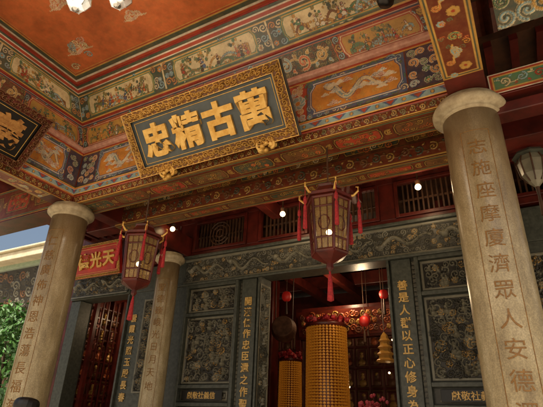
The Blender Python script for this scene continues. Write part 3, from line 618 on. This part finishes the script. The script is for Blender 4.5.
def wlantern(cx,cy,top,bot,R):
    e=empty('palace_lantern'); t=H0+top; b=H0+bot; h=t-b
    latheobj('body',cx,cy,[(.02,b),(R*.5,b+h*.12),(R*.85,b+h*.3),(R,b+h*.6),(R*.8,b+h*.75)],mat('pale_lantern_glass','#86826f',.3,namt=.35),e,8,False)
    latheobj('canopy',cx,cy,[(R*.8,b+h*.75),(R*1.25,b+h*.77),(R*1.1,b+h*.84),(R*.3,b+h*.95),(.01,t)],M_gstone,e,8,False)
    bm=bmesh.new()
    for k in range(8):
        a=k*math.pi/4; tube(bm,[(cx+r*math.cos(a),cy+r*math.sin(a),b+h*q) for r,q in ((R*.5,.12),(R*.87,.3),(R*1.02,.6),(R*.82,.75))],.008,5)
    tube(bm,[(cx,cy,t-.01),(cx,cy,H0+3.3)],.008,6)
    lathe(bm,cx,cy,[(.01,b-.3),(.025,b-.29),(.012,b-.1),(.02,b)],8); meshobj('ribs',bm,M_brown,e)
wlantern(.31,4.6,2.58,2.14,.13)
e=empty('chandelier'); lamps=[(-2.98,1.66),(-2.62,1.80),(-3.1,1.3),(-2.4,1.4),(-2.72,1.1)]; cc=(-2.76,1.45)
bm=bmesh.new(); bs=bmesh.new(); bg=bmesh.new()
for x,y in lamps:
    z=H0+3.24; lathe(bm,x,y,[(.03,z),(.07,z+.01),(.11,z+.09),(.10,z+.17)],6); lathe(bs,x,y,[(.102,z+.17),(.112,z+.175),(.05,z+.21),(.02,z+.24)],6); lathe(bs,x,y,[(.01,z-.03),(.034,z-.015),(.034,z)],8)
    bmesh.ops.create_icosphere(bg,subdivisions=2,radius=.032,matrix=Matrix.Translation((x,y,z+.09)))
    tube(bs,[(x,y,z+.23),((x+cc[0])/2,(y+cc[1])/2,z+.32),(cc[0],cc[1],z+.2)],.01,6)
    for k in range(6):
        a=math.pi/3*k; tube(bs,[(x+.07*math.cos(a),y+.07*math.sin(a),z+.01),(x+.111*math.cos(a),y+.111*math.sin(a),z+.09),(x+.101*math.cos(a),y+.101*math.sin(a),z+.17)],.005,5)
lathe(bs,cc[0],cc[1],[(.02,H0+3.36),(.06,H0+3.45),(.03,H0+3.55),(.02,H0+3.93),(.1,H0+3.945)],16)
meshobj('glass_shades',bm,M_clear,e); meshobj('metal_arms',bs,M_silver,e); meshobj('bulbs',bg,mat('lamp_bulb','#fff2d8',.3,emis='#ffe2b0',estr=2.5),e,True)
e=empty('spot_lamp'); latheobj('head',-.52,2.62,[(.01,H0+2.98),(.06,H0+3.0),(.075,H0+3.06),(.06,H0+3.14),(.02,H0+3.18)],M_black,e,16)
bm=bmesh.new(); tube(bm,[(-.52,2.62,H0+3.17),(-.46,2.62,H0+3.3),(-.27,2.62,H0+3.3)],.012,6); meshobj('bracket',bm,M_black,e)
for x,y,r in ((-2.86,5.4,2.79),(-.92,5.4,2.80),(-4.75,5.2,2.8)):
    e=empty('bulb_lamp'); bm=bmesh.new(); bmesh.ops.create_icosphere(bm,subdivisions=2,radius=.04,matrix=Matrix.Translation((x,y,H0+r))); meshobj('bulb',bm,M_bulb,e,True)
    bm=bmesh.new(); lathe(bm,x,y,[(.03,H0+r+.035),(.035,H0+r+.09),(.012,H0+r+.1),(.008,H0+3.3)],12); meshobj('socket',bm,M_brown,e)
# ================================================================ PRAYER TOWERS
def tower(cx,cy,R,top,rows,cols_,dh):
    e=empty('prayer_light_tower'); bm=bmesh.new(); b0=top-rows*dh
    for i in range(rows):
        r=R*(1-.10*i/rows)
        for k in range(cols_):
            a=2*math.pi*(k)/cols_; w=math.pi*r/cols_*.72; z=H0+b0+i*dh
            ca,sa=math.cos(a),math.sin(a); t=Vector((-sa,ca,0)); n=Vector((ca,sa,0)); o=Vector((cx,cy,z))
            q=[(-w,0),(w,0),(w,dh*.5),(0,dh*.82),(-w,dh*.5)]
            f=[bm.verts.new(o+n*(r+.02)+t*x+Vector((0,0,y))) for x,y in q]; g=[bm.verts.new(o+n*(r-.03)+t*x+Vector((0,0,y))) for x,y in q]
            bm.faces.new(f)
            for m in range(5): bm.faces.new((f[m],g[m],g[(m+1)%5],f[(m+1)%5]))
    meshobj('niches',bm,M_orange,e)
    latheobj('core',cx,cy,[(R*1.25,0),(R*1.25,.5),(R,.6),(R-.01,H0+b0),(R*.9-.02,H0+top),(R*1.05,H0+top+.02),(R*.9,H0+top+.07),(.05,H0+top+.09)],M_dkred,e,36)
    bm=bmesh.new()
    for k in range(60):
        a=k*.55; rr=R*random.uniform(.3,1.0); bmesh.ops.create_icosphere(bm,subdivisions=1,radius=random.uniform(.03,.055),matrix=Matrix.Translation((cx+rr*math.cos(a),cy+rr*math.sin(a),H0+top+random.uniform(.06,.17))))
    for v in bm.verts: v.co+=Vector((random.uniform(-.012,.012),random.uniform(-.012,.012),random.uniform(-.012,.012)))
    meshobj('red_flowers',bm,mat('red_flower','#b81f26',.6,nscale=9,col2='#5a0d10'),e)
tower(-3.07,7.5,.36,1.55,64,38,.045); tower(-4.25,8.5,.22,1.15,50,26,.04)
e=empty('temple_drum'); bm=bmesh.new(); prof=[(0.001,-.26),(.26,-.26),(.28,-.24),(.34,0),(.28,.24),(.26,.26),(.001,.26)]; lathe(bm,0,0,prof,32)
M=Matrix.Translation((-4.1,7.9,H0+1.66))@Matrix.Rotation(math.radians(80),4,'X')@Matrix.Rotation(.3,4,'Y')@Matrix.Scale(.72,4); bmesh.ops.transform(bm,matrix=M,verts=bm.verts); meshobj('drum_shell',bm,mat('drum_hide','#6b4a35',.5,col2='#3a2218'),e,False)
bm=bmesh.new(); tube(bm,[(-4.28,7.9,H0+1.78),(-4.3,7.9,H0+3.1)],.01,6); tube(bm,[(-3.92,7.9,H0+1.78),(-3.9,7.9,H0+3.1)],.01,6); meshobj('hanging_rope',bm,M_brown,e)
e=empty('altar_table'); boxes('top',[(-4.2,-.9,9.2,10.1,-.62,-.52)],M_red,e,.02); boxes('legs',[(x,x+.14,y,y+.14,-1.6,-.62) for x in (-4.15,-1.1) for y in (9.25,9.9)],M_red,e,.01)
c=Canvas(3.3,.6,.012,'red'); vine(c,.05,3.25,.05,.55,('gold','orange'),'dkred','gold',.02); patch('apron',c,V(-4.2,9.19,-1.2),V(-.9,9.19,-1.2),V(-.9,9.19,-.6),V(-4.2,9.19,-.6),M_goldc,e)
c=Canvas(3.6,.5,.012,'dkred'); filler(c,.05,3.55,.05,.45,.07,('ochre','brown','terra'),None,.04)
e=empty('altar_canopy'); patch('canopy_front',c,V(-4.3,9.0,1.7),V(-.7,9.0,1.7),V(-.7,8.9,2.2),V(-4.3,8.9,2.2),M_goldc,e); boxes('canopy_frame',[(-4.4,-.6,9.02,9.2,1.65,2.3)]+[(x,x+.12,9.02,9.14,-1.6,1.65) for x in (-4.4,-3.4,-1.8,-.72)],M_dkred,e,.01)
M_bloom=mat('pink_blossom','#d0606e',.6,nscale=9,col2='#a8283a')
for cx,cy,zz in ((-2.35,7.6,.32),(-2.0,8.2,.2)):
    e=empty('flower_vase'); latheobj('vase',cx,cy,[(.1,0),(.12,.1),(.1,.9),(.14,1.2),(.08,1.45),(.11,H0+zz-.3)],M_cream,e,20)
    bm=bmesh.new()
    for k in range(110):
        d=Vector((random.gauss(0,1),random.gauss(0,1),random.gauss(0,1))).normalized()*random.uniform(.08,.28); p=Vector((cx,cy,H0+zz-.1))+d
        bmesh.ops.create_icosphere(bm,subdivisions=1,radius=random.uniform(.018,.038),matrix=Matrix.Translation(p))
    meshobj('blossoms',bm,M_bloom,e)
for x,y,r,R_ in ((-2.3,7.2,1.55,.08),(-1.9,7.0,1.9,.07),(-3.9,7.6,2.2,.09),(-2.8,9.0,2.0,.11),(-1.6,9.2,1.9,.11),(-6.9,7.4,2.2,.13)):
    e=empty('red_lantern'); prof=[(.02,H0+r-R_)]+[(R_*(.35+.65*math.sin(t)),H0+r-R_*math.cos(t)) for t in np.linspace(.25,2.9,11)]+[(.02,H0+r+R_)]
    latheobj('silk_body',x,y,prof,M_redlant,e,16); bm=bmesh.new(); tube(bm,[(x,y,H0+r+R_),(x,y,H0+3.2)],.006,5); lathe(bm,x,y,[(.01,H0+r-R_-.25),(.025,H0+r-R_-.24),(.012,H0+r-R_)],8); meshobj('cord_and_tassel',bm,M_brown,e)
e=empty('gilt_altar_lamp'); prof=[]
for k in range(4): z=H0+.95+k*.1; prof+=[(.13-.02*k,z),(.16-.02*k,z+.015),(.11-.015*k,z+.05),(.1-.015*k,z+.095)]
latheobj('tiers',-2.05,7.4,prof+[(.01,H0+1.4)],M_bulbdim,e,8,False); bm=bmesh.new(); tube(bm,[(-2.05,7.4,H0+1.4),(-2.05,7.4,H0+3.1)],.008,5); meshobj('cord',bm,M_brown,e)
e=empty('hall_light_cluster'); bm=bmesh.new()
for k in range(16):
    p=(random.uniform(-4.2,-1.2),random.uniform(7.5,11.5),H0+random.uniform(.6,2.7)); bmesh.ops.create_icosphere(bm,subdivisions=1,radius=.018,matrix=Matrix.Translation(p))
meshobj('bulbs',bm,M_bulb,e)
# ================================================================ LEFT COURTYARD
e=empty('side_building'); boxes('wall',[(-16,-9.6,9,9.4,-2.05,3.4)],mat('side_wall','#5a4838',.7,col2='#342a22',bump=.3),e)
c=Canvas(6,1.2,.02,'dark'); filler(c,.05,5.95,.05,1.15,.16,('stone','stoned','brown'),'black',.05)
patch('carved_eave',c,V(-15.8,8.9,3.1),V(-9.8,8.9,3.1),V(-9.8,8.6,4.3),V(-15.8,8.6,4.3),M_stonec,e)
boxes('eave_fascia',[(-16,-9.4,8.1,8.5,4.45,4.7)],M_cream,e,.02)
boxes('eave_soffit',[(-16,-9.4,8.5,9.4,4.35,4.5)],mat('pale_green','#9fb39a',.6),e,.01)
boxes('roof',[(-16,-9.5,8.0,9.8,4.71,4.78)],M_cream,e,.02)
R=[]
for k in range(12): R.append((-15.5+k*.5,-15.42+k*.5,8.95,8.99,-1.6,3.0))
boxes('wall_lattice',R,M_brown,e)
e=empty('courtyard_tree'); bm=bmesh.new(); tube(bm,[(-10.4,6.6,-.46),(-10.35,6.6,.8),(-10.2,6.5,1.8)],[.12,.09,.06],8)
for k in range(9):
    a=k*.7; tube(bm,[(-10.2,6.5,1.2+.1*k),(-10.2+.5*math.cos(a),6.5+.5*math.sin(a),1.6+.13*k),(-10.2+.9*math.cos(a),6.5+.9*math.sin(a),1.7+.16*k)],[.04,.025,.01],6)
meshobj('trunk',bm,M_bark,e)
bm=bmesh.new(); cl=[Vector((-10.0+random.gauss(0,.65),6.4+random.gauss(0,.5),random.uniform(1.2,3.7))) for _ in range(70)]
for p in cl:
    for k in range(75):
        q=p+Vector((random.gauss(0,.17),random.gauss(0,.17),random.gauss(0,.14))); s=random.uniform(.03,.06)
        a=Vector((random.gauss(0,1),random.gauss(0,1),random.gauss(0,1))).normalized(); b=a.orthogonal().normalized()
        vs=[bm.verts.new(q+v) for v in (a*s*1.6,b*s*.6,-a*s*1.6,-b*s*.6)]; bm.faces.new(vs)
meshobj('leaves',bm,M_leafs,e)
# ================================================================ PERSON
def person(px,py,ang):
    e=empty('visitor_person')
    def build(name,pts,edges_,rad,m):
        me=D.meshes.new(name); me.from_pydata(pts,edges_,[]); o=link(D.objects.new(name,me),e); me.materials.append(m)
        mod=o.modifiers.new('skin','SKIN'); sv=me.skin_vertices[0].data
        for i,r in enumerate(rad): sv[i].radius=(r[0],r[1]) if isinstance(r,tuple) else (r,r)
        sv[0].use_root=True
        s=o.modifiers.new('sub','SUBSURF'); s.levels=2; s.render_levels=2
        return o
    body=[(0,0,.95),(0,0,1.15),(0,0,1.32),(0,0,1.42),(.19,0,1.4),(.24,0,1.12),(.22,-.08,.88),(-.19,0,1.4),(-.24,0,1.12),(-.22,-.08,.88),(.1,0,.88),(.11,-.01,.5),(.11,.02,.1),(-.1,0,.88),(-.11,.01,.5),(-.11,.03,.1)]
    ed=[(0,1),(1,2),(2,3),(3,4),(4,5),(5,6),(3,7),(7,8),(8,9),(0,10),(10,11),(11,12),(0,13),(13,14),(14,15)]
    rd=[(.15,.11),(.14,.10),(.16,.11),(.12,.09),.065,.05,.04,.065,.05,.04,.09,.065,.05,.09,.065,.05]
    build('clothed_body',body,ed,rd,M_cloth)
    build('head_and_neck',[(0,0,1.48),(0,-.01,1.56),(0,-.01,1.64),(0,0,1.69)],[(0,1),(1,2),(2,3)],[(.05,.05),(.075,.085),(.08,.10),(.05,.065)],M_skin)
    build('hair',[(0,.03,1.56),(0,.025,1.61),(0,.015,1.67),(0,.01,1.72)],[(0,1),(1,2),(2,3)],[(.09,.09),(.105,.115),(.115,.125),(.085,.09)],M_hair)
    for s in (-1,1):
        build('ear',[(s*.085,0,1.59),(s*.09,.005,1.62)],[(0,1)],[.012,.014],M_skin)
        build('shoe',[(s*.11,.03,.05),(s*.11,-.16,.04)],[(0,1)],[.05,.045],M_black)
        build('hand_palm',[(s*.22,-.09,.86),(s*.22,-.10,.79)],[(0,1)],[(.02,.038),(.018,.04)],M_skin)
        for k in range(4): build('finger',[(s*.22,-.13+.02*k,.79),(s*.215,-.135+.02*k,.75),(s*.205,-.135+.02*k,.715+.006*abs(k-1.5))],[(0,1),(1,2)],[.009,.008,.007],M_skin)
        build('thumb',[(s*.215,-.12,.85),(s*.205,-.155,.82),(s*.2,-.165,.79)],[(0,1),(1,2)],[.011,.01,.008],M_skin)
    build('nose',[(0,-.10,1.61),(0,-.115,1.585)],[(0,1)],[.01,.014],M_skin)
    e.location=(px,py,0); e.rotation_euler=(0,0,ang); e.scale=(1.03,)*3
person(-4.2,3.0,math.radians(170))
# ================================================================ LIGHT
SE=math.radians(52); SA=math.radians(22)
w=D.worlds.new('World'); SC.world=w; w.use_nodes=True; nt=w.node_tree; bg=nt.nodes['Background']
sky=nt.nodes.new('ShaderNodeTexSky'); sky.sky_type='NISHITA'; sky.sun_disc=False; sky.sun_elevation=SE; sky.sun_rotation=math.radians(158)
sky.dust_density=8.0; sky.air_density=1.2; sky.ozone_density=.5
nt.links.new(sky.outputs[0],bg.inputs[0]); bg.inputs[1].default_value=.15
s=D.lights.new('sun','SUN'); s.energy=5; s.angle=math.radians(.5); s.color=(1,.91,.78); so=link(D.objects.new('sun',s))
d=Vector((-math.sin(SA)*math.cos(SE),math.cos(SA)*math.cos(SE),-math.sin(SE))); so.rotation_euler=d.to_track_quat('-Z','Y').to_euler()
def pl(x,y,r,p,col=(1,.72,.42),rad=.06,nm='lamp_light'):
    l=D.lights.new(nm,'POINT'); l.energy=p; l.color=col; l.shadow_soft_size=rad; o=link(D.objects.new(nm,l)); o.location=(x,y,r+H0)
pl(-2.86,5.33,2.70,6); pl(-.92,5.33,2.70,6)
pl(-1.43,3.6,1.35,3.5); pl(-3.72,3.6,1.35,3.5)
pl(-2.2,6.9,1.9,18); pl(-3.2,8.6,2.4,24); pl(-6.6,7.2,2.0,16)
pl(-2.76,1.45,3.1,35,(1,.85,.65),.15)
# ================================================================ CAMERA
f=460.0
Xc=Vector((911,190,460)).normalized(); Yc=Vector((280.6,-232.7,-460)); Yc=(Yc-Yc.dot(Xc)*Xc).normalized(); Zc=Xc.cross(Yc)
cam=D.cameras.new('camera'); co=link(D.objects.new('camera',cam)); co.matrix_world=Matrix.Translation((0,0,H0))@Matrix((Xc,Yc,Zc)).to_4x4()
cam.sensor_width=36; cam.lens=36*f/543; cam.clip_start=.05; cam.clip_end=1500; SC.camera=co
SC.view_settings.view_transform='Standard'; SC.view_settings.look='None'; SC.view_settings.exposure=0
